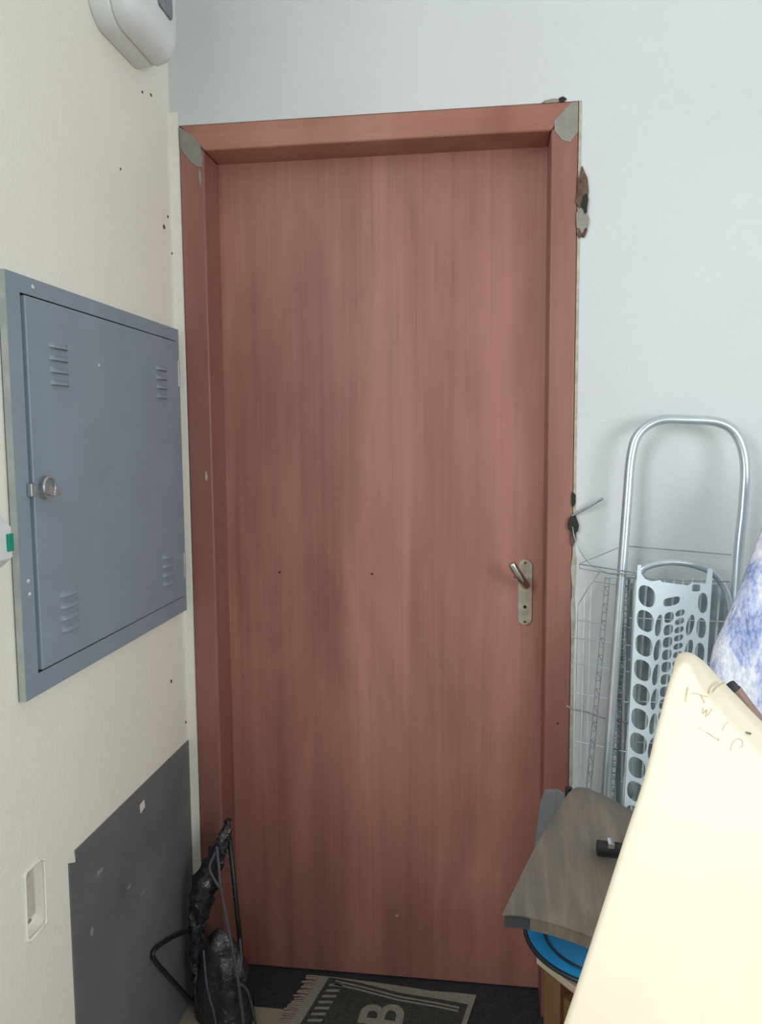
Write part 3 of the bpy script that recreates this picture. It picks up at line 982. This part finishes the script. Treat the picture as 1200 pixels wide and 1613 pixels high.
# ================================================================== upright padded board in printed cloth
n = NT('blue_white_print')
v = n.mapping((1, 1, 1))
a = n.noise(n.mapping((1, 1, 0.5)), 16, 6, 0.7, 1.0)
fine = n.noise(n.mapping((1.3, 1, 0.5)), 130, 4, 0.8)
c = n.ramp(a, [(0.36, (0.16, 0.24, 0.54, 1)), (0.46, (0.45, 0.54, 0.80, 1)), (0.53, (0.86, 0.88, 0.95, 1))])
c = n.mix(0.38, c, n.ramp(fine, [(0.42, (0.22, 0.30, 0.55, 1)), (0.58, (0.90, 0.90, 0.93, 1))]))
rg = n.voronoi(n.mapping((1, 1, 0.7), loc=(0.05, 0, 0.03)), 11)
c = n.mix(n.ramp(rg, [(0.16, (0, 0, 0, 1)), (0.19, (0.9, 0.9, 0.9, 1)), (0.24, (0.9, 0.9, 0.9, 1)), (0.27, (0, 0, 0, 1))]), c, (0.62, 0.66, 0.74, 1))
n.bump(n.noise(n.mapping((1, 1, 0.25)), 20, 3), 0.5, 0.006)
MAT['print'] = n.set(c, 0.85)
ib = thing('padded_board', (1.40, -0.30, FZ), 'upright padded board in blue and white printed cloth at the right edge', 'padded board')
half = [(0.0, 1.350), (0.05, 1.335), (0.080, 1.300), (0.108, 1.225), (0.145, 1.120), (0.178, 1.040), (0.202, 0.970), (0.205, 0.80), (0.195, 0.72)]
IX = 1.352
outl = [(IX - a, b) for a, b in half] + [(IX + a, b) for a, b in half[::-1]][:-1]
outl = [(p.x, p.z) for p in smooth_path([(a, 0, b) for a, b in outl], 3, True)]
cxm = sum(p[0] for p in outl) / len(outl)
czm = sum(p[1] for p in outl) / len(outl)


def ibloop(s, y):
    return [(cxm + (a - cxm) * s, -0.30 + y + (1.0 - b) * -0.10, czm + (b - czm) * s) for a, b in outl]


bm = loft([ibloop(0.99, 0.012), ibloop(1.0, 0.0), ibloop(0.97, -0.016), ibloop(0.90, -0.026), ibloop(0.7, -0.032), ibloop(0.4, -0.034)])
finish('cloth_cover', bm, 'print', ib, smooth=True)
finish('seam', tube([(1.2045 + 0.001 * k, -0.318 - 0.002 - 0.0016 * k, 1.10 - 0.012 * k) for k in range(18)], 0.0012, 6), 'print', ib)
for x0, x1 in ((1.28, 1.26), (1.42, 1.46)):
    finish('board_leg', tube([(x0, -0.285, 0.95), (x1, -0.34, 0.4), (x1, -0.37, FZ + 0.009)], 0.0095, 10), 'galv', ib)
    finish('rubber_foot', cylinder(bmesh.new(), (x1, -0.37, FZ), (0, 0, 1), 0.014, 0.03, 14), 'rubber', ib)
MAT['brown_stick'] = wood_mat('brown_stick_wood', (0.22, 0.13, 0.11, 1), (0.33, 0.21, 0.18, 1), (0.42, 0.29, 0.25, 1), 0.5, 'x', 2)
bs = thing('brown_rod', (1.25, -0.56, 0.9), 'brown rod with dark grey knob resting behind the cream slab', 'rod')

# ================================================================== big cream slab in front
n = NT('cream_vinyl')
v = n.mapping()
c = n.ramp(n.noise(v, 3, 4), [(0.3, (0.86, 0.78, 0.60, 1)), (0.7, (0.92, 0.85, 0.68, 1))])
n.bump(n.noise(v, 5, 3), 0.25, 0.01)
MAT['cream'] = n.set(c, 0.5, 0, 0.3)
MAT['ink'] = plain('brown_ink', (0.60, 0.53, 0.34, 1), 0.7, 0, 0.3, 90)
MAT['ink_dark'] = plain('dark_mark', (0.25, 0.24, 0.20, 1), 0.7)
SLOPE = 0.17
SLY, SLZ = -0.70, 1.09


def slab_y(z):
    return SLY - (SLZ - z) * SLOPE


left = [(0.615, FZ), (0.694, 0.20), (0.770, 0.40), (0.820, 0.535), (0.868, 0.675), (0.917, 0.825), (0.947, 0.915), (0.965, 0.985), (0.980, 1.040)]
ol = left + [(0.994, 1.072), (1.010, 1.078), (1.022, 1.062), (1.036, 1.036), (1.062, 1.006), (1.104, 0.960), (1.25, 0.80), (1.42, 0.61), (1.46, 0.50), (1.48, FZ)]
olb = [(a + 0.030, b) for a, b in left] + [(1.008, 1.072), (1.026, 1.078), (1.048, 1.064), (1.066, 1.044), (1.090, 1.020), (1.136, 0.972), (1.285, 0.82), (1.455, 0.63), (1.49, 0.50), (1.51, FZ)]
ol = [(p.x, p.z) for p in smooth_path([(a, 0, b) for a, b in ol], 4)]
olb = [(p.x, p.z) for p in smooth_path([(a, 0, b) for a, b in olb], 4)]
slab = thing('cream_slab', (1.1, -0.82, FZ), 'large cream vinyl-covered slab leaning in the right foreground, scribbled near its top', 'slab')


def offset_in(pts, d):
    n_ = len(pts)
    out = []
    for i in range(n_):
        p = Vector((*pts[i], 0)); a = Vector((*pts[i - 1], 0)); b = Vector((*pts[(i + 1) % n_], 0))
        e1 = (p - a).normalized(); e2 = (b - p).normalized()
        nn = (Vector((e1.y, -e1.x, 0)) + Vector((e2.y, -e2.x, 0))).normalized()
        k = d / max(0.6, nn.dot(Vector((e1.y, -e1.x, 0))))
        q = p + nn * k
        out.append((q.x, max(q.y, FZ)))
    return out


def sloop(d, y, pts=None):
    return [(a, slab_y(b) + y, b) for a, b in offset_in(pts or ol, d)]


def smix(t):
    return [(a[0] + (b[0] - a[0]) * t, a[1] + (b[1] - a[1]) * t) for a, b in zip(ol, olb)]


TH = 0.075
bm = loft([sloop(0.010, TH, olb), sloop(0.003, TH - 0.003, olb), sloop(0.0, TH - 0.010, olb), sloop(0.0, 0.045, smix(0.5)), sloop(0.0, 0.014, smix(0.08)), sloop(0.0018, 0.006), sloop(0.0045, 0.002), sloop(0.008, 0.0)])
finish('cover', bm, 'cream', slab, smooth=True)


def ink(pts, r=0.0010, mat='ink'):
    q = [(x, slab_y(z) - 0.0002, z) for x, z in pts]
    finish('pen_mark', tube(smooth_path(q, 4), r * 0.75, 5), mat, slab)


ink([(1.007, 1.046), (1.005, 1.036), (1.004, 1.026)], 0.0016)
ink([(1.012, 1.037), (1.018, 1.038), (1.026, 1.035), (1.034, 1.034)], 0.0008)
ink([(1.025, 1.037), (1.027, 1.031), (1.030, 1.025)], 0.0014)
ink([(1.028, 1.018), (1.027, 1.010), (1.033, 1.016), (1.031, 1.006), (1.040, 1.017)], 0.0011)
ink([(1.021, 0.991), (1.035, 0.983), (1.048, 0.974), (1.047, 0.977)], 0.0009)
ink([(1.053, 0.988), (1.057, 0.996), (1.062, 1.000)], 0.0006)
ink([(1.064, 0.960), (1.066, 0.970), (1.072, 0.977), (1.079, 0.976), (1.080, 0.968), (1.076, 0.966)], 0.0008)
# pen line that runs over the top side
finish('pen_mark', tube([(1.040, slab_y(1.03) + 0.008, 1.036), (1.052, slab_y(1.03) + 0.026, 1.040), (1.070, slab_y(1.03) + 0.05, 1.040)], 0.0016, 5), 'ink', slab)
finish('pen_mark', tube([(1.090, slab_y(0.98) + 0.014, 0.9815), (1.098, slab_y(0.98) + 0.022, 0.9775)], 0.0018, 5), 'ink_dark', slab)

# brown rod behind the slab, its dark knob just showing
p0, p1 = Vector((1.112, -0.575, 1.003)), Vector((1.86, -0.62, FZ + 0.012))
finish('rod', tube([p0, p1], 0.0105, 12), 'brown_stick', bs)
dr = (p0 - p1).normalized()
finish('knob', tube([p0 - dr * 0.03, p0 - dr * 0.02, p0, p0 + dr * 0.012], lambda t: 0.007 + 0.0025 * math.sin(math.pi * min(1, t * 0.8 + 0.1)), 14), 'lining', bs, smooth=True)
